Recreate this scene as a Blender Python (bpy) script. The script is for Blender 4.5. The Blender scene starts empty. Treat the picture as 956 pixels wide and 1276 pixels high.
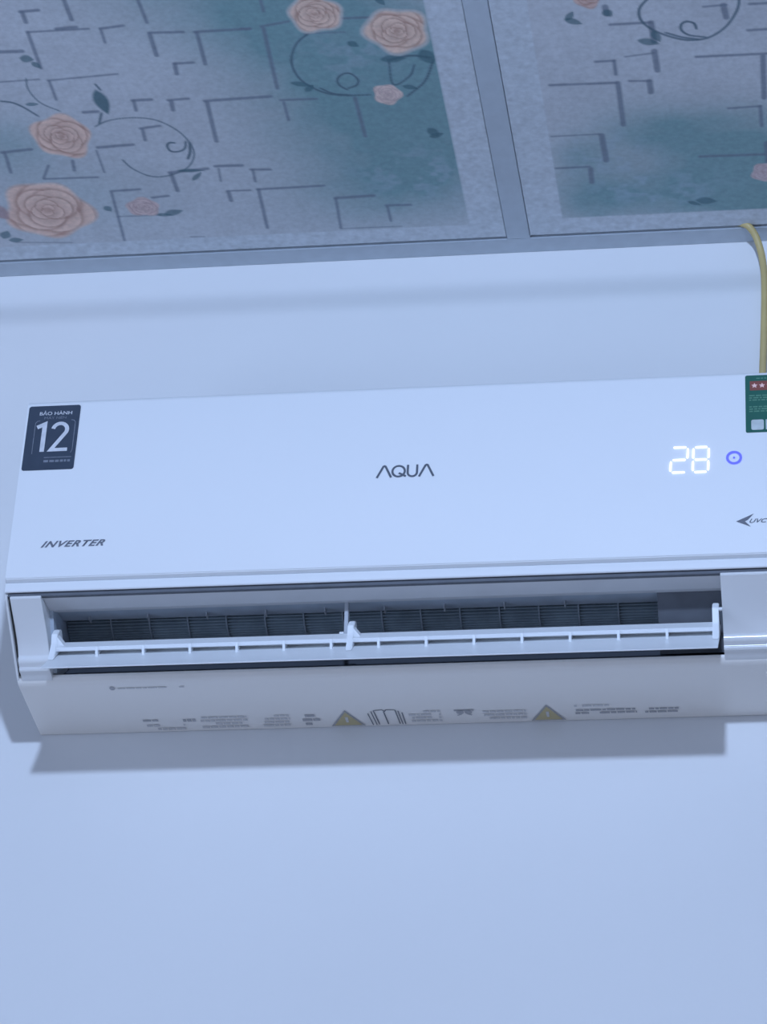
import bpy, bmesh, math
import numpy as np
from mathutils import Matrix, Vector

scene = bpy.context.scene
C = scene.collection

# ------------------------------------------------------------------ camera
cam_data = bpy.data.cameras.new('camera')
cam = bpy.data.objects.new('camera', cam_data)
C.objects.link(cam)
cam_data.sensor_fit = 'HORIZONTAL'
cam_data.sensor_width = 36.0
cam_data.lens = 36.0 * 4300.0 / 956.0          # a phone zoomed in from a low seat across the room
cam_data.clip_start = 0.05
cam.matrix_world = Matrix(((0.989695, 0.036124, 0.138557, 0.496711),
                           (0.138173, -0.494814, -0.857944, -3.393904),
                           (0.037568, 0.868248, -0.494706, 0.485184),
                           (0, 0, 0, 1)))
scene.camera = cam

# ------------------------------------------------------------------ light
world = bpy.data.worlds.new('world')
scene.world = world
world.use_nodes = True
bg = world.node_tree.nodes['Background']
bg.inputs['Color'].default_value = (0.47, 0.63, 1.0, 1)      # dusk daylight filling the room
bg.inputs['Strength'].default_value = 0.42

lamp_data = bpy.data.lights.new('lamp', 'POINT')               # LED bulb across the room, high up
lamp_data.energy = 236.0
lamp_data.shadow_soft_size = 0.06
lamp_data.color = (0.50, 0.665, 1.0)
lamp = bpy.data.objects.new('lamp', lamp_data)
C.objects.link(lamp)
lamp.location = (0.37, -2.95, 2.53)

fill_data = bpy.data.lights.new('left_fill', 'AREA')     # added fill from the left
fill_data.shape = 'RECTANGLE'
fill_data.size, fill_data.size_y = 1.2, 1.3
fill_data.energy = 26.0
fill_data.color = (0.50, 0.66, 1.0)
win = bpy.data.objects.new('left_fill', fill_data)  # win here is the added left fill light
C.objects.link(win)
win.location = (-2.35, -1.7, 1.5)
win.rotation_euler = (math.radians(90), 0, math.radians(-90))

scene.view_settings.view_transform = 'Standard'
scene.view_settings.look = 'None'
scene.view_settings.gamma = 1.0
scene.view_settings.use_curve_mapping = False
scene.view_settings.exposure = 0.0

# ------------------------------------------------------------------ materials
def mat(name, color, rough=0.5, spec=0.5, noise=None, bump=None, attr=None, emit=None, coat=0.0):
    m = bpy.data.materials.new(name)
    m.use_nodes = True
    nt = m.node_tree
    b = nt.nodes['Principled BSDF']
    b.inputs['Roughness'].default_value = rough
    b.inputs['Specular IOR Level'].default_value = spec
    b.inputs['Coat Weight'].default_value = coat
    b.inputs['Coat Roughness'].default_value = 0.08
    tc = nt.nodes.new('ShaderNodeTexCoord')
    src = None
    if attr:
        a = nt.nodes.new('ShaderNodeVertexColor')
        a.layer_name = attr
        src = a.outputs['Color']
    if noise:
        scale, amount = noise
        n = nt.nodes.new('ShaderNodeTexNoise')
        n.inputs['Scale'].default_value = scale
        n.inputs['Detail'].default_value = 3
        nt.links.new(tc.outputs['Object'], n.inputs['Vector'])
        r = nt.nodes.new('ShaderNodeMapRange')
        r.inputs['From Min'].default_value = 0.25
        r.inputs['From Max'].default_value = 0.75
        r.inputs['To Min'].default_value = 1 - amount
        r.inputs['To Max'].default_value = 1 + amount
        nt.links.new(n.outputs['Fac'], r.inputs['Value'])
        mx = nt.nodes.new('ShaderNodeMix')
        mx.data_type = 'RGBA'
        mx.blend_type = 'MULTIPLY'
        mx.inputs['Factor'].default_value = 1
        if src:
            nt.links.new(src, mx.inputs['A'])
        else:
            mx.inputs['A'].default_value = (*color, 1)
        nt.links.new(r.outputs['Result'], mx.inputs['B'])
        src = mx.outputs['Result']
    if src:
        nt.links.new(src, b.inputs['Base Color'])
    else:
        b.inputs['Base Color'].default_value = (*color, 1)
    if bump:
        scale, strength = bump
        n = nt.nodes.new('ShaderNodeTexNoise')
        n.inputs['Scale'].default_value = scale
        n.inputs['Detail'].default_value = 4
        nt.links.new(tc.outputs['Object'], n.inputs['Vector'])
        bp = nt.nodes.new('ShaderNodeBump')
        bp.inputs['Strength'].default_value = strength
        bp.inputs['Distance'].default_value = 0.002
        nt.links.new(n.outputs['Fac'], bp.inputs['Height'])
        nt.links.new(bp.outputs['Normal'], b.inputs['Normal'])
    if emit:
        b.inputs['Emission Color'].default_value = (*emit[0], 1)
        b.inputs['Emission Strength'].default_value = emit[1]
    return m

M = dict(
    wall=mat('wall_paint', (0.70, 0.70, 0.70), 0.75, 0.2, noise=(3.0, 0.015), bump=(60, 0.12)),
    floor=mat('floor_tile', (0.46, 0.37, 0.30), 0.4, 0.5, noise=(2.0, 0.1)),
    slab=mat('ceiling_void', (0.10, 0.10, 0.11), 0.9, 0.1, noise=(20, 0.1)),
    print_=mat('printed_tile', (1, 1, 1), 0.42, 0.4, noise=(160, 0.10), attr='print'),
    alu=mat('grey_trim', (0.45, 0.50, 0.55), 0.5, 0.4, noise=(60, 0.05)),
    plastic=mat('white_plastic', (0.755, 0.765, 0.775), 0.5, 0.3, noise=(4, 0.01)),
    shell=mat('shell_plastic', (0.70, 0.70, 0.70), 0.22, 0.5, noise=(5, 0.012)),
    tray=mat('lit_tray_plastic', (0.82, 0.795, 0.76), 0.3, 0.4, noise=(5, 0.012)),  # same plastic as the shell, painted lighter to brighten the underside
    flap=mat('flap_plastic', (0.80, 0.815, 0.825), 0.35, 0.4, noise=(8, 0.012)),
    duct=mat('shaded_duct_plastic', (0.47, 0.53, 0.60), 0.6, 0.3, noise=(25, 0.12)),  # white plastic inside the duct, its shade put into the grey
    ductlip=mat('duct_lip_plastic', (0.62, 0.62, 0.63), 0.5, 0.3, noise=(20, 0.04)),
    post=mat('post_plastic', (0.42, 0.44, 0.47), 0.5, 0.3, noise=(30, 0.05)),
    deep=mat('shaded_duct_floor', (0.085, 0.095, 0.115), 0.6, 0.3, noise=(25, 0.12)),  # shadow under the flap painted into the duct floor's colour
    shade=mat('dark_grey_shade', (0.13, 0.14, 0.16), 0.7, 0.2, noise=(40, 0.1)),  # shade of the lip gap and the duct side block, as colour
    fan=mat('fan_black', (0.24, 0.30, 0.345), 0.55, 0.3, noise=(40, 0.2)),
    disc=mat('fan_disc_grey', (0.30, 0.35, 0.40), 0.5, 0.3, noise=(40, 0.1)),
    ink=mat('dark_grey_ink', (0.11, 0.125, 0.155), 0.4, 0.4, noise=(200, 0.05)),
    inkgrey=mat('grey_ink', (0.16, 0.17, 0.20), 0.4, 0.4, noise=(200, 0.05)),
    faint=mat('faint_print', (0.58, 0.575, 0.58), 0.5, 0.3, noise=(300, 0.15)),
    mid=mat('mid_print', (0.40, 0.40, 0.42), 0.5, 0.3, noise=(300, 0.15)),
    navy=mat('navy_sticker', (0.048, 0.064, 0.092), 0.35, 0.4, noise=(60, 0.08)),
    silver=mat('silver_print', (0.62, 0.63, 0.66), 0.4, 0.4, noise=(90, 0.15)),
    dull=mat('dull_silver_print', (0.20, 0.22, 0.26), 0.4, 0.4, noise=(200, 0.25)),
    green=mat('green_sticker', (0.022, 0.115, 0.085), 0.35, 0.4, noise=(60, 0.06)),
    greenlt=mat('light_green_print', (0.10, 0.25, 0.17), 0.4, 0.4, noise=(200, 0.15)),
    red=mat('red_brown_print', (0.24, 0.075, 0.06), 0.4, 0.4, noise=(60, 0.05)),
    star=mat('pink_star_print', (0.85, 0.55, 0.50), 0.4, 0.4, noise=(60, 0.05)),
    white=mat('pale_print', (0.50, 0.55, 0.55), 0.4, 0.4, noise=(100, 0.15)),
    yellow=mat('yellow_warning', (0.50, 0.43, 0.24), 0.4, 0.4, noise=(60, 0.05)),
    cable=mat('yellow_cable', (0.50, 0.39, 0.17), 0.45, 0.4, noise=(50, 0.06)),
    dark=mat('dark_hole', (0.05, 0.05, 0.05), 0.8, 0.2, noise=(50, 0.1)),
    led=mat('white_led', (0.9, 0.9, 0.95), 0.4, 0.3, noise=(50, 0.02), emit=((0.86, 0.84, 1.0), 1.3)),
    blue=mat('blue_led', (0.15, 0.15, 0.8), 0.4, 0.3, noise=(50, 0.02), emit=((0.06, 0.075, 0.95), 0.9)),
)

# ------------------------------------------------------------------ helpers
ORIGIN = {}

def link(name, bm_or_mesh, material, parent=None, smooth=None, kind=None):
    """One mesh object, vertices given in world space; its origin goes to the middle of its bounds."""
    if isinstance(bm_or_mesh, bpy.types.Mesh):
        me = bm_or_mesh
        me.name = name
    else:
        bmesh.ops.recalc_face_normals(bm_or_mesh, faces=bm_or_mesh.faces[:])
        me = bpy.data.meshes.new(name)
        bm_or_mesh.to_mesh(me)
        bm_or_mesh.free()
    n = len(me.vertices)
    co = np.empty(n * 3)
    me.vertices.foreach_get('co', co)
    co = co.reshape(-1, 3)
    c = (co.min(0) + co.max(0)) / 2
    me.vertices.foreach_set('co', (co - c).ravel())
    me.update()
    o = bpy.data.objects.new(name, me)
    C.objects.link(o)
    if material is not None:
        me.materials.append(material)
    if smooth is not None:
        me.polygons.foreach_set('use_smooth', [True] * len(me.polygons))
        me.set_sharp_from_angle(angle=math.radians(smooth))
    c = Vector(c)
    ORIGIN[o.name] = c
    if parent is not None:
        o.parent = parent
        o.location = c - ORIGIN[parent.name]
    else:
        o.location = c
    if kind:
        o['kind'] = kind
    return o

def ext(poly, x0, x1, bev=0.0, seg=2, bm=None):
    """Profile of (y, z) points extruded along x."""
    own = bm is None
    bm = bm or bmesh.new()
    a = [bm.verts.new((x0, y, z)) for y, z in poly]
    b = [bm.verts.new((x1, y, z)) for y, z in poly]
    n = len(poly)
    fs = [bm.faces.new(a), bm.faces.new(b[::-1])]
    for i in range(n):
        fs.append(bm.faces.new((a[i], b[i], b[(i + 1) % n], a[(i + 1) % n])))
    if bev and own:
        bmesh.ops.recalc_face_normals(bm, faces=bm.faces[:])
        bmesh.ops.bevel(bm, geom=bm.edges[:], offset=bev, segments=seg, affect='EDGES', clamp_overlap=True)
    return bm

def box(x0, x1, y0, y1, z0, z1, bev=0.0, bm=None):
    return ext([(y0, z0), (y1, z0), (y1, z1), (y0, z1)], x0, x1, bev, 2, bm)

def arc(cy, cz, r, a0, a1, n=6, ry=None):
    return [(cy + (ry or r) * math.cos(math.radians(a0 + (a1 - a0) * i / n)),
             cz + r * math.sin(math.radians(a0 + (a1 - a0) * i / n))) for i in range(n + 1)]

def cyl_x(cy, cz, r, x0, x1, n=20, bm=None):
    return ext([(cy + r * math.cos(2 * math.pi * i / n), cz + r * math.sin(2 * math.pi * i / n)) for i in range(n)],
               x0, x1, bm=bm)

def smooth_path(pts, sub=6):
    pts = [Vector(p) for p in pts]
    P = [pts[0] * 2 - pts[1]] + pts + [pts[-1] * 2 - pts[-2]]
    out = []
    for i in range(1, len(P) - 2):
        for k in range(sub):
            t = k / sub
            out.append(0.5 * ((2 * P[i]) + (P[i + 1] - P[i - 1]) * t
                              + (2 * P[i - 1] - 5 * P[i] + 4 * P[i + 1] - P[i + 2]) * t * t
                              + (3 * P[i] - P[i - 1] - 3 * P[i + 1] + P[i + 2]) * t ** 3))
    out.append(pts[-1])
    return out

def tube(path, r, n=12):
    bm = bmesh.new()
    rings = []
    for i, p in enumerate(path):
        d = (path[min(i + 1, len(path) - 1)] - path[max(i - 1, 0)]).normalized()
        u = d.cross(Vector((1, 0, 0.01))).normalized()
        v = d.cross(u)
        rings.append([bm.verts.new(p + r * (math.cos(2 * math.pi * k / n) * u + math.sin(2 * math.pi * k / n) * v))
                      for k in range(n)])
    for a, b in zip(rings, rings[1:]):
        for k in range(n):
            bm.faces.new((a[k], a[(k + 1) % n], b[(k + 1) % n], b[k]))
    bm.faces.new(rings[0])
    bm.faces.new(rings[-1])
    return bm

# ------------------------------------------------------------------ the room
ZC = 2.792            # underside of the ceiling
W0, W1 = -2.4, 2.4

prof = []
for z in np.concatenate([[0.0, 1.0, 2.0, 2.4, 2.5], np.linspace(2.55, 2.83, 57)]):
    s = min(max((2.757 - z) / 0.056, 0), 1)
    s = s * s * (3 - 2 * s)                               # plaster swells out below a shallow step
    k = min(max((z - 2.52) / 0.16, 0), 1)
    prof.append((-0.022 * s * k * k * (3 - 2 * k), float(z)))
bm = ext(prof + [(0.12, 2.83), (0.12, 0.0)], W0, W1)
link('wall_back', bm, M['wall'], smooth=40, kind='structure')
link('floor', box(W0, W1, -5.0, 0.0, -0.05, 0.0), M['floor'], kind='structure')
ceiling = link('ceiling', box(W0, W1, -5.0, 0.0, ZC + 0.012, ZC + 0.06), M['slab'], kind='structure')

def smooth_noise(n0, n1, cells, seed):
    rng = np.random.default_rng(seed)
    g = rng.random((cells + 2, cells + 2))
    a = np.linspace(0, cells, n0)
    b = np.linspace(0, cells, n1)
    i, j = np.minimum(a.astype(int), cells - 1), np.minimum(b.astype(int), cells - 1)
    u, v = (a - i), (b - j)
    u, v = (u * u * (3 - 2 * u))[:, None], (v * v * (3 - 2 * v))[None]
    I, J = i[:, None], j[None]
    return (g[I, J] * (1 - u) * (1 - v) + g[I + 1, J] * u * (1 - v) + g[I, J + 1] * (1 - u) * v + g[I + 1, J + 1] * u * v)

STROKES_A = [   # x0, y0, x1, y1, width
    (-0.392, -0.507, -0.372, -0.508, 0.0052), (-0.39, -0.506, -0.39, -0.488, 0.0052), (-0.34, -0.523, -0.339, -0.488, 0.0052), (-0.392, -0.471, -0.324, -0.471, 0.0035),
    (-0.359, -0.474, -0.337, -0.475, 0.0052), (-0.392, -0.471, -0.392, -0.406, 0.0043), (-0.311, -0.47, -0.285, -0.473, 0.0043), (-0.311, -0.47, -0.311, -0.445, 0.0035),
    (-0.431, -0.439, -0.406, -0.438, 0.0061), (-0.444, -0.385, -0.399, -0.386, 0.0026), (-0.389, -0.383, -0.309, -0.388, 0.003), (-0.388, -0.382, -0.388, -0.347, 0.0035),
    (-0.362, -0.321, -0.346, -0.321, 0.0052), (-0.26, -0.515, -0.258, -0.476, 0.0043), (-0.259, -0.458, -0.222, -0.456, 0.0043), (-0.259, -0.456, -0.259, -0.417, 0.0052),
    (-0.209, -0.455, -0.148, -0.455, 0.0043), (-0.207, -0.453, -0.208, -0.397, 0.0048), (-0.242, -0.401, -0.221, -0.401, 0.0043), (-0.242, -0.4, -0.243, -0.382, 0.0052),
    (-0.302, -0.338, -0.281, -0.338, 0.0052), (-0.301, -0.337, -0.302, -0.319, 0.0043), (-0.262, -0.335, -0.239, -0.336, 0.0043), (-0.259, -0.333, -0.26, -0.316, 0.0052),
    (-0.221, -0.33, -0.146, -0.332, 0.0052), (-0.219, -0.327, -0.222, -0.253, 0.0052), (-0.304, -0.285, -0.281, -0.288, 0.0043), (-0.302, -0.283, -0.303, -0.262, 0.0043),
    (-0.128, -0.503, -0.128, -0.484, 0.0035), (-0.135, -0.458, -0.104, -0.464, 0.0035), (-0.133, -0.455, -0.136, -0.346, 0.0043), (-0.287, -0.197, -0.242, -0.201, 0.0052),
    (-0.286, -0.195, -0.285, -0.16, 0.0052), (-0.232, -0.205, -0.201, -0.204, 0.0052), (-0.229, -0.2, -0.231, -0.175, 0.0026), (-0.227, -0.155, -0.2, -0.154, 0.003),
    (-0.226, -0.153, -0.226, -0.135, 0.0052), (-0.192, -0.195, -0.17, -0.193, 0.0043), (-0.19, -0.194, -0.191, -0.171, 0.0035), (-0.191, -0.155, -0.113, -0.156, 0.0043),
    (-0.19, -0.155, -0.193, -0.076, 0.0043), (-0.317, -0.149, -0.298, -0.151, 0.0043), (-0.473, -0.253, -0.438, -0.256, 0.0052), (-0.47, -0.251, -0.472, -0.213, 0.0043),
    (-0.425, -0.223, -0.436, -0.199, 0.0035), (-0.436, -0.197, -0.373, -0.195, 0.0035), (-0.36, -0.253, -0.319, -0.255, 0.0052), (-0.363, -0.247, -0.363, -0.204, 0.0026),
    (-0.395, -0.23, -0.397, -0.211, 0.0043), (-0.363, -0.166, -0.329, -0.167, 0.0043), (-0.363, -0.163, -0.368, -0.064, 0.0035), (-0.366, -0.114, -0.315, -0.113, 0.0022),
    (-0.499, -0.071, -0.432, -0.065, 0.0017), (-0.287, -0.065, -0.271, -0.064, 0.0017), (-0.136, -0.324, -0.095, -0.323, 0.0035), (-0.133, -0.32, -0.133, -0.286, 0.0035),
    (-0.052, -0.321, -0.051, -0.248, 0.0043), (-0.103, -0.13, -0.058, -0.131, 0.0052), (-0.103, -0.128, -0.106, -0.069, 0.0035), (-0.106, -0.067, -0.034, -0.066, 0.0017),
    (-0.046, -0.11, -0.018, -0.109, 0.0043), (-0.045, -0.108, -0.045, -0.078, 0.0035), (-0.046, -0.464, -0.016, -0.463, 0.0035), (-0.158, -0.456, -0.148, -0.455, 0.0035),
    (-0.09, -0.441, -0.046, -0.44, 0.0017),
]
STROKES_B = [   # x0, y0, x1, y1, width
    (0.242, -0.427, 0.285, -0.427, 0.0043), (0.286, -0.427, 0.287, -0.393, 0.007), (0.221, -0.363, 0.241, -0.363, 0.0043), (0.241, -0.363, 0.241, -0.338, 0.0043),
    (0.254, -0.369, 0.285, -0.373, 0.0026), (0.286, -0.377, 0.287, -0.341, 0.007), (0.255, -0.325, 0.277, -0.323, 0.0035), (0.277, -0.323, 0.277, -0.302, 0.007),
    (0.167, -0.325, 0.24, -0.323, 0.0043), (0.242, -0.323, 0.242, -0.244, 0.0061), (0.159, -0.229, 0.214, -0.229, 0.0026), (0.216, -0.227, 0.217, -0.177, 0.007),
    (0.158, -0.167, 0.197, -0.167, 0.0035), (0.198, -0.163, 0.197, -0.136, 0.0061), (0.331, -0.362, 0.408, -0.361, 0.0043), (0.403, -0.357, 0.401, -0.281, 0.0061),
    (0.361, -0.265, 0.396, -0.266, 0.0035), (0.396, -0.266, 0.396, -0.229, 0.0043), (0.324, -0.176, 0.4, -0.174, 0.0043), (0.4, -0.196, 0.4, -0.154, 0.0061),
    (0.344, -0.449, 0.368, -0.45, 0.0035), (0.365, -0.45, 0.367, -0.428, 0.007), (0.393, -0.449, 0.415, -0.449, 0.0043), (0.389, -0.404, 0.413, -0.404, 0.0043),
    (0.239, -0.459, 0.24, -0.445, 0.007),
]


class Print:
    """Flat print of one ceiling tile, sampled on the vertices of the tile's face (world metres)."""
    def __init__(self, x0, x1, y0, y1, step, seed, rect):
        self.nx, self.ny = int((x1 - x0) / step) + 1, int((y1 - y0) / step) + 1
        self.x, self.y = np.linspace(x0, x1, self.nx), np.linspace(y0, y1, self.ny)
        self.X, self.Y = np.meshgrid(self.x, self.y, indexing='ij')
        self.fine = smooth_noise(self.nx, self.ny, 150, seed)
        self.n1 = smooth_noise(self.nx, self.ny, 9, seed + 1)
        self.n2 = smooth_noise(self.nx, self.ny, 34, seed + 2)
        self.n3 = smooth_noise(self.nx, self.ny, 90, seed + 3)
        self.col = np.ones((self.nx, self.ny, 3)) * np.array((0.50, 0.52, 0.55))
        self.col *= (0.93 + 0.10 * self.n1 + 0.06 * self.n2)[..., None]
        self.rect = rect

    def mix(self, mask, color):
        self.col += (np.array(color) - self.col) * mask[..., None]

    def window(self, cx0, cx1, cy0, cy1, pad):
        i0, i1 = np.searchsorted(self.x, (cx0 - pad, cx1 + pad))
        j0, j1 = np.searchsorted(self.y, (cy0 - pad, cy1 + pad))
        return slice(i0, i1), slice(j0, j1)

    def part(self, win, mask, color):
        sub = self.col[win]
        sub += (np.array(color) - sub) * mask[..., None]

    def wash(self, spots, color, amount):
        m = np.zeros_like(self.X)
        for cx, cy, rx, ry, a in spots:
            m += a * np.exp(-(((self.X - cx) / rx) ** 2 + ((self.Y - cy) / ry) ** 2))
        m = np.clip(m * (0.62 + 0.5 * self.n1 + 0.28 * self.n2), 0, 1)
        self.mix(m * amount, color)

    def speckle(self, cx, cy, rx, ry, color, a):
        m = np.exp(-(((self.X - cx) / rx) ** 2 + ((self.Y - cy) / ry) ** 2))
        self.mix(np.clip((self.n2 * 0.5 + self.n3 * 0.5 - 0.48) * 5, 0, 1) * m * a, color)

    def line(self, pts, width, color, a=0.8):
        for (ax, ay), (bx, by) in zip(pts, pts[1:]):
            win = self.window(min(ax, bx), max(ax, bx), min(ay, by), max(ay, by), width * 2 + 0.004)
            X, Y = self.X[win], self.Y[win]
            if not X.size:
                continue
            dx, dy = bx - ax, by - ay
            t = np.clip(((X - ax) * dx + (Y - ay) * dy) / (dx * dx + dy * dy + 1e-12), 0, 1)
            d = np.hypot(X - ax - t * dx, Y - ay - t * dy)
            m = np.clip((width / 2 + 0.0012 - d) / 0.0024, 0, 1)
            tgt = np.array(color)
            sub = self.col[win]
            sub += (np.minimum(sub, tgt) - sub) * (m * a)[..., None]

    def scroll(self, pts, width=0.0016, color=(0.07, 0.125, 0.165), a=0.8):
        self.line([(p.x, p.y) for p in smooth_path([Vector((q[0], q[1], 0)) for q in pts], 8)], width, color, a)

    def rose(self, cx, cy, rx, ry, phase, light=(0.80, 0.56, 0.45), deep=(0.40, 0.20, 0.15), halo=False):
        win = self.window(cx - rx, cx + rx, cy - ry, cy + ry, 0.4 * max(rx, ry))
        X, Y = (self.X[win] - cx) / rx, (self.Y[win] - cy) / ry
        r, th = np.hypot(X, Y), np.arctan2(Y, X)
        edge = 1 + 0.07 * np.sin(5 * th + phase) + 0.05 * np.sin(3 * th + 2 * phase)
        if halo:
            self.part(win, np.clip((edge + 0.10 - r) / 0.10, 0, 1) * 0.7, (0.62, 0.56, 0.53))
        light, deep = np.array(light), np.array(deep)
        k = np.clip((edge - 0.02 - r) / 0.14, 0, 1)
        sub = self.col[win]
        sub += (light * 0.93 - sub) * (k * 0.9)[..., None]
        # overlapping petals laid down from the outside in: each one deep at its base, pale at its rim
        rng_ = np.random.default_rng(int(phase * 100))
        lay = np.zeros_like(X) + 0.75
        for q, (rad, n) in enumerate(((0.95, 4), (0.74, 4), (0.53, 3), (0.34, 3), (0.18, 2))):
            for i in range(n):
                a_ = 2 * math.pi * (i + 0.37 * q) / n + phase + 0.5 * (rng_.random() - 0.5)
                off, pr = rad * 0.36, rad * (0.62 + 0.12 * rng_.random())
                px, pz = X - off * math.cos(a_), Y - off * math.sin(a_)
                d = np.hypot(px, pz) / pr
                out = (px * math.cos(a_) + pz * math.sin(a_)) / pr          # -1 at the base, 1 at the rim
                tone = np.clip(0.40 + 0.42 * out + 0.25 * d * d, 0, 1)
                lay -= lay * 0.55 * np.exp(-((d - 1.04) / 0.10) ** 2) * (d > 0.97)
                m = np.clip((1 - d) / 0.06, 0, 1) * 0.92
                lay += (tone - lay) * m
        tint = deep + (light - deep) * np.clip(lay * 1.05 + 0.05, 0, 1)[..., None]
        tint = tint * (0.95 + 0.10 * self.n2[win][..., None])
        sub += (tint - sub) * (k * 0.92)[..., None]

    def leaf(self, cx, cy, l, w, ang, color=(0.10, 0.20, 0.24), a=0.8):
        win = self.window(cx, cx, cy, cy, 1.2 * l)
        X, Y = self.X[win] - cx, self.Y[win] - cy
        ca, sa = math.cos(math.radians(ang)), math.sin(math.radians(ang))
        u, v = (X * ca + Y * sa) / l, (-X * sa + Y * ca) / w
        m = np.clip((1 - u * u - np.abs(v) * (1 + 0.3 * u)) / 0.35, 0, 1)
        self.part(win, m * a, color)

    def border(self):
        x0, x1, y0, y1 = self.rect
        d = np.minimum(np.minimum(self.X - x0, x1 - self.X), np.minimum(self.Y - y0, y1 - self.Y))
        m = np.clip(0.5 - d / 0.002, 0, 1)
        c = np.array((0.53, 0.57, 0.61))[None, None] * (0.90 + 0.14 * self.n3 + 0.10 * self.fine)[..., None]
        self.col += (c - self.col) * m[..., None]

    def mesh(self, name):
        nx, ny = self.nx, self.ny
        co = np.stack([self.X, self.Y, np.full_like(self.X, ZC)], -1).reshape(-1, 3)
        idx = np.arange(nx * ny).reshape(nx, ny)
        q = np.stack([idx[:-1, :-1], idx[:-1, 1:], idx[1:, 1:], idx[1:, :-1]], -1).reshape(-1, 4)
        # skirt so that the tile is a solid slab
        loop = np.concatenate([idx[:, 0], idx[-1, 1:], idx[-2::-1, -1], idx[0, -2:0:-1]])
        top = co[loop] + np.array((0, 0, 0.008))
        k = len(co) + np.arange(len(loop))
        side = np.stack([loop, np.roll(loop, -1), np.roll(k, -1), k], -1)
        co = np.concatenate([co, top])
        faces = np.concatenate([q, side])
        me = bpy.data.meshes.new(name)
        me.vertices.add(len(co))
        me.vertices.foreach_set('co', co.ravel())
        me.loops.add(faces.size)
        me.loops.foreach_set('vertex_index', faces.ravel().astype(np.int32))
        me.polygons.add(len(faces))
        me.polygons.foreach_set('loop_start', np.arange(0, faces.size, 4, dtype=np.int32))
        me.update(calc_edges=True)
        at = me.color_attributes.new('print', 'FLOAT_COLOR', 'POINT')
        rgba = np.ones((len(co), 4))
        rgba[:nx * ny, :3] = np.clip(self.col.reshape(-1, 3), 0, 1)
        rgba[nx * ny:, :3] = 0.5
        at.data.foreach_set('color', rgba.ravel().astype(np.float32))
        return me

TEAL = (0.130, 0.285, 0.300)
STROKE = (0.14, 0.17, 0.225)
LEAF = (0.045, 0.125, 0.155)

a = Print(-0.615, 0.0870, -0.633, -0.0345, 0.0016, 3, (-0.575, 0.0465, -0.593, -0.0625))
a.wash([(-0.03, -0.45, 0.10, 0.12, 1.0), (0.02, -0.26, 0.085, 0.12, 1.0), (-0.10, -0.31, 0.08, 0.11, 0.65),
        (-0.15, -0.47, 0.08, 0.10, .45), (-0.06, -0.13, 0.10, 0.06, 0.42), (-0.46, -0.26, 0.05, 0.06, 0.5),
        (-0.40, -0.16, 0.10, 0.07, 0.22), (-0.22, -0.54, 0.10, 0.08, 0.5), (-0.02, -0.18, 0.09, 0.07, 0.5), (0.04, -0.36, 0.05, 0.12, 0.5)], TEAL, 0.86)
a.speckle(0.0, -0.17, 0.07, 0.05, (0.34, 0.43, 0.50), 0.6)
a.speckle(-0.05, -0.40, 0.06, 0.04, (0.33, 0.42, 0.48), 0.5)
for x0, y0, x1, y1, w in STROKES_A:
    a.line([(x0, y0), (x1, y1)], w, STROKE, 0.78)
a.scroll([(-0.355, -0.293), (-0.337, -0.303), (-0.309, -0.306), (-0.283, -0.299), (-0.263, -0.278), (-0.253, -0.253), (-0.252, -0.231), (-0.26, -0.211), (-0.274, -0.198), (-0.295, -0.19), (-0.313, -0.193), (-0.329, -0.209), (-0.337, -0.227)])
a.scroll([(-0.253, -0.253), (-0.256, -0.235), (-0.261, -0.222)], 0.0026)
a.scroll([(-0.257, -0.256), (-0.261, -0.242), (-0.27, -0.237), (-0.278, -0.239), (-0.28, -0.249), (-0.276, -0.255), (-0.27, -0.254)], 0.002)
a.scroll([(-0.086, -0.441), (-0.101, -0.425), (-0.111, -0.4), (-0.112, -0.377), (-0.105, -0.355), (-0.088, -0.336), (-0.067, -0.327), (-0.034, -0.325)], 0.0024)
a.scroll([(-0.088, -0.342), (-0.075, -0.331), (-0.058, -0.327)], 0.002)
a.scroll([(-0.058, -0.336), (-0.066, -0.346), (-0.066, -0.358), (-0.058, -0.366), (-0.05, -0.365), (-0.044, -0.354), (-0.047, -0.344), (-0.057, -0.339)], 0.0018)
a.scroll([(-0.452, -0.35), (-0.439, -0.346), (-0.428, -0.336), (-0.415, -0.318)], 0.0022)
a.scroll([(-0.413, -0.389), (-0.415, -0.368), (-0.407, -0.343), (-0.388, -0.325)], 0.0014)
a.scroll([(0.007, -0.319), (0.03, -0.345), (0.044, -0.382)], 0.0025)
a.scroll([(-0.005, -0.386), (-0.006, -0.342), (0.014, -0.355), (0.022, -0.375)], 0.0022)
a.scroll([(-0.005, -0.386), (0.02, -0.392), (0.042, -0.386)], 0.003)
a.leaf(-0.3375, -0.338, 0.026, 0.010, 84, LEAF, 0.9)
a.scroll([(-0.338, -0.372), (-0.334, -0.36)], 0.002)
a.scroll([(-0.342, -0.318), (-0.349, -0.298)], 0.0024)
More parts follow.
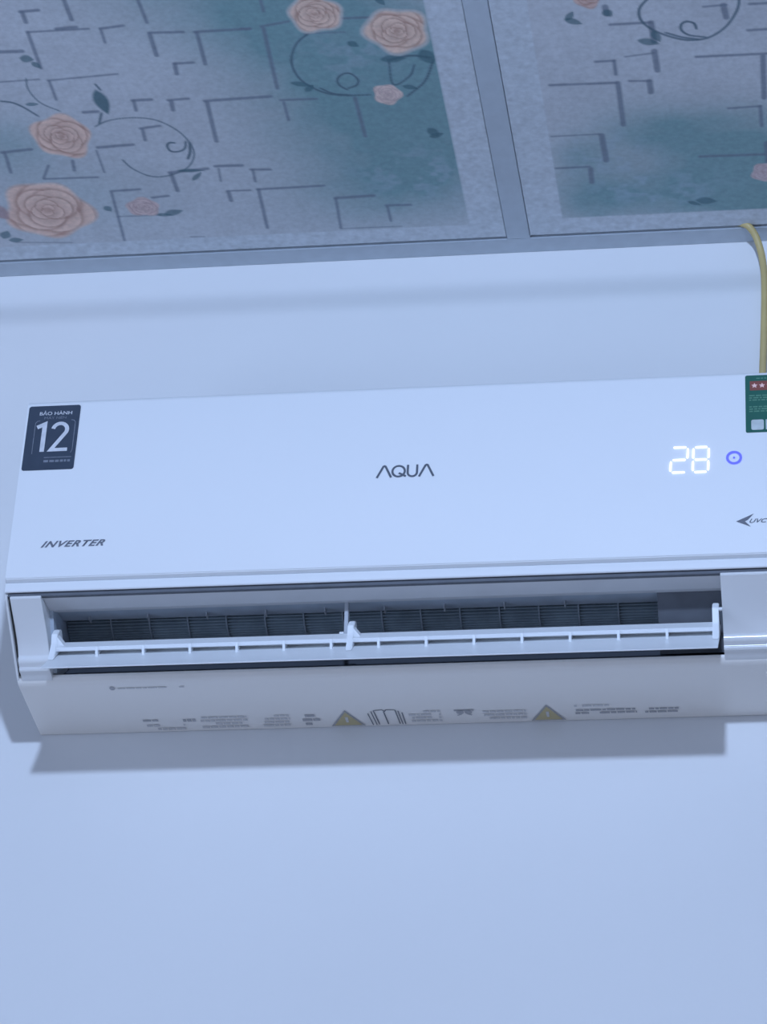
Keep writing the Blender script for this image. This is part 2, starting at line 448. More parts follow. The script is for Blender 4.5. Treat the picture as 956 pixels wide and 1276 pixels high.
for cx, cy, l, w, ang in ((-0.108, -0.351, 0.014, 0.005, 20), (-0.100, -0.343, 0.009, 0.005, -50), (0.027, -0.249, 0.011, 0.007, 60),
                          (0.03, -0.243, 0.010, 0.006, -20), (-0.298, -0.117, 0.014, 0.007, -15), (-0.310, -0.113, 0.012, 0.004, 10),
                          (-0.508, -0.088, 0.010, 0.008, -60), (-0.498, -0.076, 0.010, 0.006, 0), (-0.374, -0.131, 0.007, 0.006, 60),
                          (-0.404, -0.424, 0.009, 0.008, 20), (-0.396, -0.412, 0.008, 0.005, 60), (0.038, -0.388, 0.016, 0.011, 70),
                          (0.0, -0.388, 0.016, 0.008, 0), (-0.417, -0.341, 0.009, 0.004, 0), (-0.262, -0.199, 0.018, 0.004, 5),
                          (-0.257, -0.187, 0.012, 0.004, -50), (0.012, -0.335, 0.010, 0.005, 20), (-0.040, -0.418, 0.008, 0.006, 40),
                          (-0.45, -0.53, 0.02, 0.008, 30), (0.0, -0.49, .01, .005, 60)):
    a.leaf(cx, cy, l, w, ang, LEAF, 0.75)
a.rose(-0.446, -0.134, 0.056, 0.060, 0.4)
a.leaf(-0.505, -0.135, 0.020, 0.014, 60, (0.38, 0.24, 0.24), 0.8)
a.rose(-0.397, -0.278, 0.036, 0.044, 2.1)
a.rose(-0.073, -0.474, 0.029, 0.032, 3.6, (0.80, 0.58, 0.46), halo=True)
a.rose(0.011, -0.437, 0.035, 0.039, 5.0, (0.80, 0.58, 0.46), halo=True)
a.rose(-0.015, -0.324, 0.017, 0.020, 1.0, (0.74, 0.57, 0.50), (0.50, 0.33, 0.32))
a.rose(-0.332, -0.131, 0.021, 0.020, 2.8, (0.64, 0.49, 0.46), (0.40, 0.25, 0.25))
a.border()

b = Print(0.1155, 0.818, -0.633, -0.0345, 0.0016, 8, (0.1565, 0.777, -0.593, -0.0665))
b.wash([(0.34, -0.16, 0.08, 0.07, 1.0), (0.26, -0.23, 0.06, 0.05, 0.55), (0.40, -0.10, 0.07, 0.07, 0.9), (0.24, -0.11, 0.07, 0.05, 0.35),
        (0.19, -0.11, 0.05, 0.07, 0.6), (0.19, -0.19, 0.03, 0.03, 0.5), (0.30, -0.10, 0.08, 0.05, 0.5), (0.34, -0.24, 0.06, 0.04, 0.5), (0.42, -0.20, 0.06, 0.06, 0.7),
        (0.6, -0.3, 0.09, 0.12, 0.9), (0.7, -0.5, 0.08, 0.1, 0.7)], TEAL, 0.84)
b.speckle(0.27, -0.115, 0.06, 0.035, (0.34, 0.44, 0.52), 0.65)
b.speckle(0.22, -0.19, 0.05, 0.05, (0.36, 0.45, 0.52), 0.5)
for x0, y0, x1, y1, w in STROKES_B:
    b.line([(x0, y0), (x1, y1)], w, STROKE, 0.78)
b.scroll([(0.300, -0.485), (0.284, -0.466), (0.275, -0.45), (0.276, -0.431), (0.288, -0.413), (0.309, -0.398), (0.328, -0.392), (0.348, -0.396), (0.366, -0.413), (0.378, -0.437), (0.382, -0.457), (0.38, -0.48)], 0.0026)
b.scroll([(0.343, -0.396), (0.326, -0.401), (0.318, -0.41), (0.318, -0.42), (0.324, -0.425), (0.332, -0.421), (0.334, -0.411)], 0.0022)
b.scroll([(0.30, -0.408), (0.318, -0.398), (0.335, -0.393)], 0.0024)
for cx, cy, l, w, ang in ((0.203, -0.436, 0.012, 0.006, 30), (0.200, -0.446, 0.010, 0.005, -60), (0.281, -0.393, 0.014, 0.007, 20),
                          (0.290, -0.402, 0.012, 0.006, 70), (0.326, -0.088, 0.014, 0.008, 10), (0.312, -0.084, 0.010, 0.004, 30),
                          (0.241, -0.447, 0.008, 0.007, 60), (0.41, -0.12, 0.012, 0.006, 50)):
    b.leaf(cx, cy, l, w, ang, LEAF, 0.75)
b.rose(0.222, -0.486, 0.019, 0.030, 1.3, (0.66, 0.46, 0.40))
b.rose(0.396, -0.139, 0.017, 0.019, 0.3, (0.60, 0.48, 0.48), (0.45, 0.3, 0.3))
b.rose(0.52, -0.20, 0.05, 0.055, 2.3)
b.rose(0.62, -0.45, 0.04, 0.045, 4.3)
b.border()

link('ceiling_tile', a.mesh('ceiling_tile'), M['print_'], ceiling)
link('ceiling_tile', b.mesh('ceiling_tile'), M['print_'], ceiling)
# joining strip between the two tiles and the angle trim along the wall
link('trim_1', ext([(-0.0295, ZC - 0.0005), (-0.0295, ZC + 0.012), (0.0, ZC + 0.012), (0.0, ZC - 0.0005)], W0, W1, 0.0006),
     M['alu'], kind='structure')
link('trim_2', box(0.0875, 0.1148, -0.66, -0.0290, ZC - 0.0005, ZC + 0.012, 0.0006), M['alu'], kind='structure')
link('trim_3', box(-0.643, -0.6172, -0.66, -0.0290, ZC - 0.0005, ZC + 0.012, 0.0006), M['alu'], kind='structure')
link('trim_4', box(W0, W1, -0.66, -0.635, ZC - 0.0012, ZC + 0.012, 0.0006), M['alu'], kind='structure')

# ------------------------------------------------------------------ the air conditioner
XL, XR = -0.430, 0.430
OL, OR = -0.390, 0.342              # air outlet
ac = bpy.data.objects.new('air_conditioner', None)
C.objects.link(ac)
ac.location = (0, 0, 2.169)
ac.empty_display_size = 0.1
ORIGIN[ac.name] = Vector((0, 0, 2.169))
ac['label'] = 'white wall-mounted air conditioner with open flap and glowing 28 display'
ac['category'] = 'air conditioner'

PZ0, PZ1 = 2.2575, 2.4935           # face of the front panel
def py(z):
    return -0.2075 + (z - PZ0) * (0.0195 / 0.233)

# front panel: flat face, rolled top edge, chamfered crease at the foot
pp = [(-0.1985, 2.2540), (-0.2060, PZ0 - 0.0008), (py(PZ0 + 0.002), PZ0 + 0.002), (py(2.487), 2.487)]
pp += [(py(2.487) + 0.0006, 2.4902), (py(2.487) + 0.0024, 2.4926), (py(2.487) + 0.005, PZ1)]
pp += [(-0.165, PZ1), (-0.165, 2.4860), (-0.178, 2.4850), (-0.194, 2.262), (-0.194, 2.252)]
panel = link('front_panel', ext(pp, XL, XR, 0.0008), M['plastic'], ac, smooth=35)
lip = [(-0.1950, 2.2538), (-0.2012, 2.2538)] + arc(-0.2012, 2.2518, 0.002, 90, 180, 4) + \
      arc(-0.2012, 2.2440, 0.002, 180, 270, 4) + [(-0.2008, 2.2420), (-0.2008, 2.2500), (-0.1950, 2.2500)]
link('panel_lip', ext(lip, XL, XR, 0.0004), M['plastic'], ac, smooth=35)

link('panel_gap_shade', box(XL + 0.003, XR - 0.003, -0.1985, -0.1935, 2.2384, 2.2515), M['shade'], ac)  # dark strip painted as the shade in the gap below the lip

# carcass behind the panel
link('upper_housing', ext([(-0.001, 2.4855), (-0.1640, 2.4855), (-0.1760, 2.4830), (-0.1925, 2.262), (-0.1925, 2.2535), (-0.165, 2.2535),
                           (-0.115, 2.262), (-0.108, 2.300), (-0.075, 2.350), (-0.03, 2.350), (-0.001, 2.350)],
                          XL + 0.0055, XR - 0.0055), M['shell'], ac)
for x0, x1 in ((XL, XL + 0.0026), (XR - 0.0026, XR)):
    link('side_plate', ext([(-0.001, 2.1695), (-0.112, 2.1750), (-0.121, 2.1785), (-0.1985, 2.2350), (-0.2015, 2.2400), (-0.1985, 2.2400),
                            (-0.1925, 2.262), (-0.176, 2.4845), (-0.001, 2.4845)], x0, x1, 0.0004), M['shell'], ac)

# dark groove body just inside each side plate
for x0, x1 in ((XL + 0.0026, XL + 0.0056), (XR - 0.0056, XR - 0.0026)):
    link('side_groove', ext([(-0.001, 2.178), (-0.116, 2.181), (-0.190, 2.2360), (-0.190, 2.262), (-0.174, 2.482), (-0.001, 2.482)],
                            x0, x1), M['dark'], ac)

# outlet end caps: sloping face, with a rounded bead at its foot
def cap_poly():
    p = [(-0.2000, 2.2383), (-0.2000, 2.2355)]
    p += [(-0.1850, 2.2268), (-0.1700, 2.2180), (-0.1560, 2.2085), (-0.1475, 2.2010), (-0.1430, 2.1950)]
    p += arc(-0.1372, 2.1925, 0.0062, 180, 250, 7)
    p += arc(-0.1318, 2.1850, 0.0042, 185, 262, 6)
    p += [(-0.1280, 2.1806), (-0.1225, 2.1785), (-0.1160, 2.1765), (-0.1000, 2.1765), (-0.02, 2.20), (-0.02, 2.30),
          (-0.11, 2.30), (-0.11, 2.262), (-0.165, 2.2530), (-0.190, 2.2520), (-0.1965, 2.2390)]
    return p
for x0, x1 in ((XL + 0.0056, OL), (OR, XR - 0.0056)):
    link('outlet_end_cap', ext(cap_poly(), x0, x1, 0.0005), M['shell'], ac, smooth=30)

# belly: underside tray and the curved duct floor rising behind it
belly = [(-0.001, 2.1690), (-0.108, 2.1742)] + \
        [(-0.1140, 2.1752), (-0.1180, 2.1770), (-0.1205, 2.1795), (-0.1205, 2.1822), (-0.1185, 2.1838), (-0.114, 2.1842)] + \
        [(-0.085, 2.1990), (-0.06, 2.218), (-0.040, 2.240), (-0.029, 2.270), (-0.026, 2.31), (-0.026, 2.349), (-0.001, 2.349)]
link('underside_tray', ext(belly, XL + 0.0003, XR - 0.0003, 0.0003), M['tray'], ac, smooth=40)
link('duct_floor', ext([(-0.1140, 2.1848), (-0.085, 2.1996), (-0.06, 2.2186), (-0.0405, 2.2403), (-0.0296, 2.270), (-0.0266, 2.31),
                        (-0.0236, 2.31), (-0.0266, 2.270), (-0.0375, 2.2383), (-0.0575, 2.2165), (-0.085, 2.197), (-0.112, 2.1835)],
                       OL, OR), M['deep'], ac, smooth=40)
link('outlet_frame', ext([(-0.1965, 2.2390), (-0.1965, 2.2500), (-0.150, 2.2520), (-0.150, 2.2440), (-0.1620, 2.2405)], OL, OR, 0.0004),
     M['ductlip'], ac)
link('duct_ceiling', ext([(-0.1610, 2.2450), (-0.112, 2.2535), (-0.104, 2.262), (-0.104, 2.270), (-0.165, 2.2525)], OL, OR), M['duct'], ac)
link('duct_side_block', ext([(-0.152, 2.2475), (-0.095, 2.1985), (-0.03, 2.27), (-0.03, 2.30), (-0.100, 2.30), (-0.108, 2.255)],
                            0.272, OR), M['shade'], ac)
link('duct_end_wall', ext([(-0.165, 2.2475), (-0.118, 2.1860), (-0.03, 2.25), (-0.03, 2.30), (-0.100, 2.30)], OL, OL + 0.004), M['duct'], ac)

# cross-flow fan: blades on a roller, with grey discs between the sections
FY, FZ, FR = -0.0735, 2.2860, 0.0400
bm = cyl_x(FY, FZ, 0.030, OL + 0.005, 0.271, 24)
for i in range(64):
    t0 = 2 * math.pi * i / 64
    ca, sa = math.cos(t0), math.sin(t0)
    cb, sb = math.cos(t0 + 0.13), math.sin(t0 + 0.13)
    n = (-sa * 0.0006, ca * 0.0006)
    ext([(FY + 0.029 * ca - n[0], FZ + 0.029 * sa - n[1]), (FY + FR * cb - n[0], FZ + FR * sb - n[1]),
         (FY + FR * cb + n[0], FZ + FR * sb + n[1]), (FY + 0.029 * ca + n[0], FZ + 0.029 * sa + n[1])], OL + 0.005, 0.271, bm=bm)
fan = link('fan_roller', bm, M['fan'], ac)
for i in range(14):
    x = -0.335 + i * 0.0432
    link('fan_disc', cyl_x(FY, FZ, FR + 0.0012, x - 0.0008, x + 0.0008, 28), M['disc'], fan)

# small nubs of the sideways vanes under the duct ceiling
for i in range(9):
    x = -0.353 + i * 0.0655
    link('vane_nub', box(x - 0.0008, x + 0.0008, -0.128, -0.118, 2.2465, 2.2540, 0.0003), M['post'], ac)

# support post in the middle of the outlet
post = link('support_post', ext([(-0.153, 2.247), (-0.145, 2.247), (-0.137, 2.199), (-0.146, 2.196)], -0.0650, -0.0608, 0.0005), M['post'], ac)
link('pivot_knob', cyl_x(-0.1475, 2.2065, 0.0034, -0.0695, -0.0650, 16), M['flap'], post, smooth=40)

# flap: swung open, its inner face up and towards the room
R0, F0 = Vector((0, -0.128, 2.2150)), Vector((0, -0.2000, 2.1500))
du = (F0 - R0).normalized()                       # rear to front
dn = Vector((0, du.z, -du.y))                     # out of the inner face
if dn.z < 0:
    dn = -dn
FL = (F0 - R0).length
def fl(a_, h):
    p = R0 + du * (a_ * FL) + dn * h
    return (p.y, p.z)
FX0, FX1 = -0.3835, 0.3385
sec = [fl(0, -0.003), fl(0.3, -0.0042), fl(0.7, -0.0038), fl(0.97, -0.0018), fl(1.0, -0.0006), fl(1.0, 0.0004), fl(0.97, 0.0002),
       fl(0.7, -0.0012), fl(0.3, -0.0014), fl(0.0, 0.0)]
flap = link('air_flap', ext(sec, FX0, FX1, 0.0002), M['flap'], ac, smooth=50)
# raised rail held clear of the plate by ribs
link('flap_rail', ext([fl(0.30, 0.0045), fl(0.46, 0.0040), fl(0.46, 0.0085), fl(0.30, 0.0095)], FX0 + 0.004, FX1 - 0.004, 0.0006), M['flap'], flap)
link('flap_rear_wall', ext([fl(0.26, -0.0012), fl(0.30, -0.0012), fl(0.31, 0.0095), fl(0.27, 0.0095)], FX0 + 0.004, FX1 - 0.004), M['flap'], flap)
for i in range(13):
    x = -0.332 + i * 0.0513
    link('flap_rib', ext([fl(0.30, -0.0015), fl(0.50, -0.0013), fl(0.463, 0.0088), fl(0.30, 0.0096)], x - 0.0014, x + 0.0014), M['flap'], flap)
for x, s, hi in ((FX0 + 0.0035, 1, 0.0225), (-0.0550, 1, 0.0215), (FX1 - 0.0035, -1, 0.0285)):
    tip = fl(0.22, hi)
    link('flap_bracket', ext([fl(0.10, -0.001), fl(0.62, -0.001), fl(0.40, 0.012), fl(0.33, hi - 0.002), tip, fl(0.12, hi - 0.002)],
                             x - 0.0034, x + 0.0034, 0.0008), M['flap'], flap)
    if s > 0:
        g = bmesh.new()
        pts = [fl(0.36, 0.004), fl(0.36, hi - 0.005)]
        tri = [(x + 0.003, *fl(0.40, 0.004)), (x + 0.013, *fl(0.40, 0.006)), (x + 0.003, *fl(0.36, hi - 0.004)),
               (x + 0.003, *fl(0.30, 0.004)), (x + 0.013, *fl(0.30, 0.006)), (x + 0.003, *fl(0.26, hi - 0.004))]
        v = [g.verts.new(p) for p in tri]
        g.faces.new(v[:3]); g.faces.new(v[3:][::-1])
        for i, j in ((0, 1), (1, 2), (2, 0)):
            g.faces.new((v[i], v[j], v[j + 3], v[i + 3]))
        link('flap_gusset', g, M['flap'], flap)
link('flap_pin', cyl_x(fl(0.22, 0.022)[0], fl(0.22, 0.022)[1], 0.0022, FX1 - 0.001, OR + 0.002, 12), M['flap'], flap, smooth=40)

# ------------------------------------------------------------------ print, stickers and lights on the panel
def on_panel(x, z, off=0.0004):
    return (x, py(z) - off, z)

def plate(name, pts, material, parent, off=0.0004, thick=0.0):
    """Flat outline of (x, z) points lying on the panel face."""
    g = bmesh.new()
    v = [g.verts.new(on_panel(x, z, off)) for x, z in pts]
    f_ = g.faces.new(v)
    if thick:
        r = bmesh.ops.extrude_face_region(g, geom=[f_])
        for e in r['geom']:
            if isinstance(e, bmesh.types.BMVert):
                e.co.y += thick
    return link(name, g, material, parent)

def ribbon(bm_, pts, width, off=0.0004):
    """Stroke of even width along (x, z) points, with mitred joints, on the panel face."""
    P = [Vector(p) for p in pts]
    closed = (P[0] - P[-1]).length < 1e-7
    if closed:
        P = P[:-1]
    n = len(P)
    L, R = [], []
    for i in range(n):
        d0 = (P[i] - P[i - 1]) if (closed or i > 0) else (P[1] - P[0])
        d1 = (P[(i + 1) % n] - P[i]) if (closed or i < n - 1) else d0
        d0, d1 = d0.normalized(), d1.normalized()
        n0, n1 = Vector((-d0.y, d0.x)), Vector((-d1.y, d1.x))
        m = (n0 + n1)
        m = m.normalized() if m.length > 1e-4 else n0
        k = (width / 2) / max(m.dot(n0), 0.45)
        L.append(bm_.verts.new(on_panel(*(P[i] + m * k), off)))
        R.append(bm_.verts.new(on_panel(*(P[i] - m * k), off)))
    for i in range(n if closed else n - 1):
        j = (i + 1) % n
        bm_.faces.new((L[i], R[i], R[j], L[j]))

def text_plate(name, body, x0, z0, w, h, material, parent, shear=0.0, off=0.0004, wide=1.0, bold=0.0, slope=0.0):
    cu = bpy.data.curves.new(name, 'FONT')
    cu.body = body
    cu.shear = shear
    cu.space_character = wide
    cu.offset = bold
    t = bpy.data.objects.new(name, cu)
    C.objects.link(t)
    deps = bpy.context.evaluated_depsgraph_get()
    me = bpy.data.meshes.new_from_object(t.evaluated_get(deps))
    bpy.data.objects.remove(t)
    n = len(me.vertices)
    co = np.empty(n * 3)
    me.vertices.foreach_get('co', co)
    co = co.reshape(-1, 3)
    lo, hi = co.min(0), co.max(0)
    u = (co[:, 0] - lo[0]) / (hi[0] - lo[0])
    v = (co[:, 1] - lo[1]) / (hi[1] - lo[1])
    X, Z = x0 + u * w, z0 + v * h + u * slope
    Y = -0.2075 + (Z - PZ0) * (0.0195 / 0.233) - off
    me.vertices.foreach_set('co', np.stack([X, Y, Z], -1).ravel())
    me.materials.clear()
    me.update()
    return link(name, me, material, parent)

# maker's name: A and A without crossbars, Q with an inner tail, U
def letter_arc(cx, cz, rx, rz, a0, a1, n=20):
    return [(cx + rx * math.cos(math.radians(a0 + (a1 - a0) * i / n)), cz + rz * math.sin(math.radians(a0 + (a1 - a0) * i / n)))
            for i in range(n + 1)]
LZ0, LZ1, LW = 2.3706, 2.3866, 0.0024
for k, x in enumerate((-0.0285, 0.0178)):
    g = bmesh.new()
    ribbon(g, [(x, LZ0), (x + 0.0067, LZ1 - 0.0012), (x + 0.0079, LZ1 - 0.0006), (x + 0.0091, LZ1 - 0.0012), (x + 0.0158, LZ0)], LW)
    link('brand_letter', g, M['ink'], panel)
g = bmesh.new()
ribbon(g, letter_arc(-0.0048, 2.3786, 0.0068, 0.0070, 0, 360, 32), LW)
ribbon(g, [(-0.0045, 2.3762), (0.0035, 2.3716)], LW, 0.0005)
link('brand_letter', g, M['ink'], panel)
g = bmesh.new()
ribbon(g, [(0.0052, LZ1), (0.0052, 2.3765)] + letter_arc(0.0103, 2.3765, 0.0051, 0.0052, 180, 360, 14)[1:-1] + [(0.0154, 2.3765), (0.0154, LZ1)], LW)
link('brand_letter', g, M['ink'], panel)

text_plate('inverter_lettering', 'INVERTER', -0.3945, 2.2950, 0.0715, 0.0082, M['inkgrey'], panel, shear=0.5, wide=1.12, bold=0.028)
text_plate('light_technology_lettering', 'UVC', 0.3738, 2.2945, 0.0195, 0.0052, M['ink'], panel, shear=0.45, bold=0.01)
g = bmesh.new()
v = [g.verts.new(on_panel(*p)) for p in ((0.3598, 2.2970), (0.3785, 2.3062), (0.3722, 2.2985), (0.3690, 2.2968))]
g.faces.new(v)
v = [g.verts.new(on_panel(*p)) for p in ((0.3598, 2.2970), (0.3690, 2.2968), (0.3710, 2.2945), (0.3752, 2.2898))]
g.faces.new(v)
link('arrow_emblem', g, M['inkgrey'], panel)

# navy warranty sticker
SX0, SX1, SZ0, SZ1 = -0.4275, -0.3685, 2.3985, 2.4860
def rrect(x0, x1, z0, z1, r, n=4):
    p = []
    for cx, cz, a0 in ((x1 - r, z0 + r, -90), (x1 - r, z1 - r, 0), (x0 + r, z1 - r, 90), (x0 + r, z0 + r, 180)):
        p += letter_arc(cx, cz, r, r, a0, a0 + 90, n)
    return p
st = plate('warranty_sticker', rrect(SX0, SX1, SZ0, SZ1, 0.003), M['navy'], ac, 0.0006, 0.0005)
st['label'] = 'dark navy sticker with a large silver 12'
text_plate('sticker_lettering', 'BẢO HÀNH', SX0 + 0.013, SZ1 - 0.0130, 0.037, 0.0062, M['silver'], st, off=0.0009, bold=0.01)
text_plate('sticker_lettering', 'MÁY NÉN', SX0 + 0.019, SZ1 - 0.0185, 0.025, 0.0040, M['dull'], st, off=0.0009)
g = bmesh.new()
O = 0.0009
ribbon(g, [(SX0 + 0.0120, SZ0 + 0.0580), (SX0 + 0.0205, SZ0 + 0.0622), (SX0 + 0.0205, SZ0 + 0.0245)], 0.0052, O)
link('sticker_numeral', g, M['silver'], st)
g = bmesh.new()
ribbon(g, letter_arc(SX0 + 0.0385, SZ0 + 0.0540, 0.0080, 0.0085, 170, -25, 16) + [(SX0 + 0.0305, SZ0 + 0.0268), (SX0 + 0.0492, SZ0 + 0.0268)], 0.0046, O)
link('sticker_numeral', g, M['silver'], st)
g = bmesh.new()
ribbon(g, [(SX0 + 0.0095, SZ0 + 0.022), (SX0 + 0.0095, SZ0 + 0.064), (SX0 + 0.0115, SZ0 + 0.0665), (SX0 + 0.0145, SZ0 + 0.0670)], 0.0008, O)
ribbon(g, [(SX0 + 0.0535, SZ0 + 0.022), (SX0 + 0.0550, SZ0 + 0.026), (SX0 + 0.0550, SZ0 + 0.064), (SX0 + 0.0530, SZ0 + 0.0665), (SX0 + 0.0500, SZ0 + 0.0670)], 0.0008, O)
ribbon(g, [(SX0 + 0.024, SZ0 + 0.0165), (SX0 + 0.055, SZ0 + 0.0165)], 0.0010, O)
link('sticker_frame', g, M['dull'], st)
rng = np.random.default_rng(5)
def dashes(x0, x1, z, h, name, material, parent, off):
    g = bmesh.new()
    x = x0
    while x < x1:
        w = 0.0022 + 0.0040 * rng.random()
        x2 = min(x + w, x1)
        ribbon(g, [(x, z), (x2, z)], h, off)
        x = x2 + 0.0012
    return link(name, g, material, parent)
dashes(SX0 + 0.024, SX0 + 0.054, SZ0 + 0.0115, 0.0030, 'sticker_small_print', M['dull'], st, O)

# green energy label
GX0, GX1, GZ0, GZ1 = 0.3712, 0.4220, 2.4118, 2.4880
gl = plate('energy_label', rrect(GX0, GX1, GZ0, GZ1, 0.002), M['green'], ac, 0.0006, 0.0005)
gl['label'] = 'green energy sticker with pink stars on a red bar'
plate('star_bar', [(GX0 + 0.005, GZ1 - 0.0205), (GX1 - 0.003, GZ1 - 0.0205), (GX1 - 0.003, GZ1 - 0.0080), (GX0 + 0.005, GZ1 - 0.0080)], M['red'], gl, 0.0008)
for i in range(5):
    cx, cz = 0.3812 + i * 0.0082, GZ1 - 0.0142
    plate('label_star', [(cx + (0.0036 if k % 2 == 0 else 0.0017) * math.sin(k * math.pi / 5), cz + (0.0036 if k % 2 == 0 else 0.0017) * math.cos(k * math.pi / 5))
                         for k in range(10)], M['star'], gl, 0.0010)
dashes(GX0 + 0.012, GX1 - 0.006, GZ1 - 0.0045, 0.0014, 'label_small_print', M['greenlt'], gl, 0.0009)
for dz in (0.0275, 0.0305, 0.0335, 0.0425, 0.0455, 0.0485):
    dashes(GX0 + 0.004, GX1 - 0.004, GZ1 - dz, 0.0016, 'label_small_print', M['greenlt'], gl, 0.0009)
plate('label_white_block', rrect(GX0 + 0.006, GX0 + 0.0195, GZ0 + 0.003, GZ0 + 0.0165, 0.002), M['white'], gl, 0.0009)
plate('label_white_block', rrect(GX0 + 0.0215, GX1 - 0.004, GZ0 + 0.003, GZ0 + 0.0165, 0.001), M['white'], gl, 0.0009)

# temperature read-out 28 and the power light
SEG = {'2': 'abged', '8': 'abcdefg'}
def digit(ch, x0, x1, z0, z1, lean):
    zm = (z0 + z1) / 2
    t, g_ = 0.0016, 0.0026
    def X(x, z):
        return x + lean * (z - z0)
    bars = dict(a=((x0 + g_, z1), (x1 - g_, z1)), g=((x0 + g_, zm), (x1 - g_, zm)), d=((x0 + g_, z0), (x1 - g_, z0)),
                f=((x0, zm + g_), (x0, z1 - g_)), b=((x1, zm + g_), (x1, z1 - g_)),
                e=((x0, z0 + g_), (x0, zm - g_)), c=((x1, z0 + g_), (x1, zm - g_)))
    for s_ in SEG[ch]:
        (ax, az), (bx, bz) = bars[s_]
        if az == bz:
            pts = [(ax, az - t / 2), (bx, az - t / 2), (bx + t / 2, az), (bx, az + t / 2), (ax, az + t / 2), (ax - t / 2, az)]
        else:
            pts = [(ax - t / 2, az), (ax, az - t / 2), (ax + t / 2, az), (ax + t / 2, bz), (ax, bz + t / 2), (ax - t / 2, bz)]
        plate('display_segment', [(X(x, z), z) for x, z in pts], M['led'], ac, 0.0014, 0.0013)
digit('2', 0.2900, 0.3075, 2.3628, 2.3955, 0.05)
digit('8', 0.3140, 0.3305, 2.3625, 2.3950, 0.03)
g = bmesh.new()
ribbon(g, letter_arc(0.3583, 2.3795, 0.0072, 0.0074, 0, 360, 32), 0.0028, 0.0008)
link('power_light_ring', g, M['blue'], ac)
plate('power_light_dot', letter_arc(0.3583, 2.3795, 0.0013, 0.0013, 0, 330, 11), M['blue'], ac, 0.0008)

# ------------------------------------------------------------------ print on the underside
def under(x, y, off=0.0005):
    t = (-0.001 - y) / 0.107
    return (x, y, 2.1690 + 0.0052 * t - off)

def upoly(name, pts, material, parent, off=0.0005):
    g = bmesh.new()
    g.faces.new([g.verts.new(under(x, y, off)) for x, y in pts])
    return link(name, g, material, parent)

def ubars(name, x0, x1, y0, y1, rows, material, fill=0.8):
    g = bmesh.new()
    dy = (y1 - y0) / rows
    for r in range(rows):
        x = x0 + (0.004 * rng.random())
        while x < x1 - 0.001:
            w = 0.003 + 0.009 * rng.random()
            x2 = min(x + w, x1)
            if rng.random() < fill:
                yy = y0 + dy * (r + 0.2)
                g.faces.new([g.verts.new(under(*p)) for p in ((x, yy), (x2, yy), (x2, yy + dy * 0.6), (x, yy + dy * 0.6))])
            x = x2 + 0.0012
    return link(name, g, material, ac)

for x0, x1 in ((-0.0985, -0.0600), (0.1240, 0.1625)):
    xm = (x0 + x1) / 2
    tri = upoly('warning_triangle', [(x0, -0.0035), (x1, -0.0035), (xm, -0.0385)], M['mid'], ac)
    upoly('triangle_fill', [(x0 + 0.0038, -0.0057), (x1 - 0.0038, -0.0057), (xm, -0.0345)], M['yellow'], tri, 0.0008)
    upoly('triangle_mark', [(xm - 0.0014, -0.0125), (xm + 0.0014, -0.0125), (xm + 0.0018, -0.024), (xm - 0.0018, -0.024)], M['faint'], tri, 0.0011)
g = bmesh.new()
def ustroke(pts, w):
    for (ax, ay), (bx, by) in zip(pts, pts[1:]):
        d = Vector((bx - ax, by - ay)).normalized()
        n = Vector((-d.y, d.x)) * (w / 2)
        g.faces.new([g.verts.new(under(*p)) for p in ((ax + n.x, ay + n.y), (bx + n.x, by + n.y), (bx - n.x, by - n.y), (ax - n.x, ay - n.y))])
bx0, bx1 = -0.0545, -0.0165
bm_ = (bx0 + bx1) / 2
ustroke([(bx0, -0.030), (bx0 + 0.003, -0.004)], 0.0012)
ustroke([(bx0 + 0.004, -0.034), (bx0 + 0.007, -0.004)], 0.0012)
ustroke([(bx0 + 0.007, -0.036), (bx0 + 0.010, -0.005)], 0.0012)
ustroke([(bx0 + 0.007, -0.036), (bm_ - 0.002, -0.037), (bm_, -0.033), (bm_ + 0.002, -0.037), (bx1 - 0.007, -0.036)], 0.0012)
ustroke([(bm_ - 0.001, -0.033), (bm_ + 0.001, -0.005)], 0.0014)
ustroke([(bx1 - 0.007, -0.036), (bx1 - 0.005, -0.005)], 0.0012)
ustroke([(bx1 - 0.004, -0.034), (bx1 - 0.002, -0.004)], 0.0012)
ustroke([(bx1, -0.030), (bx1 + 0.001, -0.004)], 0.0012)
link('open_book_pictogram', g, M['inkgrey'], ac)
g = bmesh.new()
for cx, r in ((0.0475, 0.0042), (0.0565, 0.0042)):
    g.faces.new([g.verts.new(under(cx + r * math.cos(2 * math.pi * k / 10), -0.027 + 1.2 * r * math.sin(2 * math.pi * k / 10))) for k in range(10)])
ustroke([(0.041, -0.031), (0.063, -0.031)], 0.003)
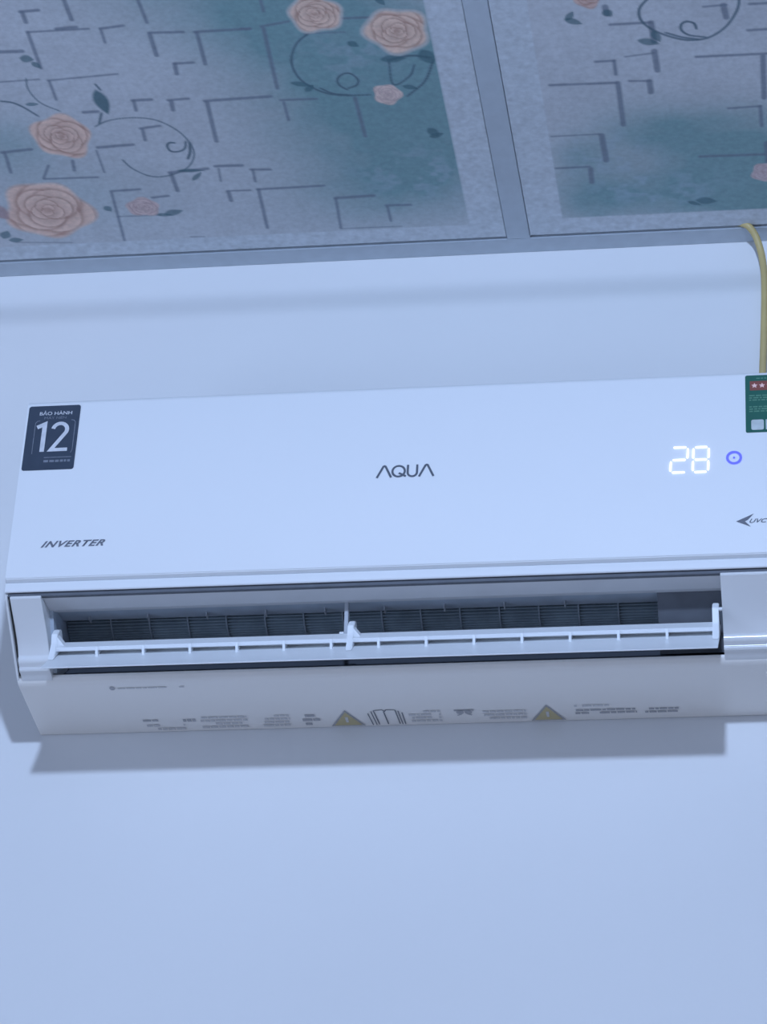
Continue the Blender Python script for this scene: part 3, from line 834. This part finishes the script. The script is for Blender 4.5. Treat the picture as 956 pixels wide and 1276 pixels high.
ustroke([(0.044, -0.020), (0.049, -0.023)], 0.002)
ustroke([(0.060, -0.020), (0.055, -0.023)], 0.002)
link('disposal_pictogram', g, M['mid'], ac)
upoly('print_dot', [(-0.327 + 0.003 * math.cos(2 * math.pi * k / 12), -0.1015 + 0.004 * math.sin(2 * math.pi * k / 12)) for k in range(12)], M['mid'], ac)
ubars('small_print', -0.322, -0.247, -0.1030, -0.0985, 1, M['faint'], 0.95)
ubars('small_print', -0.308, -0.281, -0.0310, -0.0240, 1, M['mid'], 0.9)
ubars('small_print', -0.306, -0.262, -0.0200, -0.0040, 2, M['faint'])
ubars('small_print', -0.264, -0.248, -0.0310, -0.0210, 1, M['mid'], 0.9)
ubars('small_print', -0.243, -0.190, -0.0340, -0.0060, 4, M['faint'])
ubars('small_print', -0.174, -0.142, -0.0340, -0.0060, 4, M['faint'])
ubars('small_print', -0.129, -0.109, -0.0330, -0.0060, 3, M['mid'], 0.8)
ubars('small_print', -0.010, 0.026, -0.0340, -0.0070, 4, M['faint'])
ubars('small_print', 0.071, 0.120, -0.0300, -0.0080, 3, M['faint'], 0.95)
ubars('small_print', 0.170, 0.215, -0.0370, -0.0300, 1, M['faint'])
ubars('small_print', 0.173, 0.241, -0.0270, -0.0140, 2, M['mid'], 0.95)
ubars('small_print', 0.248, 0.290, -0.0260, -0.0130, 2, M['mid'], 0.9)

# ------------------------------------------------------------------ yellow cable
pts = [(0.350, -0.030, 2.806), (0.362, -0.033, 2.797), (0.3720, -0.034, 2.7905), (0.3800, -0.028, 2.7800), (0.3855, -0.0215, 2.7620),
       (0.3885, -0.0235, 2.7350), (0.3890, -0.0275, 2.7000), (0.3875, -0.0275, 2.6500), (0.3850, -0.0230, 2.6000), (0.3825, -0.018, 2.55), (0.38, -0.012, 2.487)]
cb = link('power_cable', tube(smooth_path(pts, 6), 0.0042, 14), M['cable'], smooth=60)
cb['label'] = 'yellow electrical cable hanging from the ceiling edge down behind the air conditioner'
cb['category'] = 'cable'
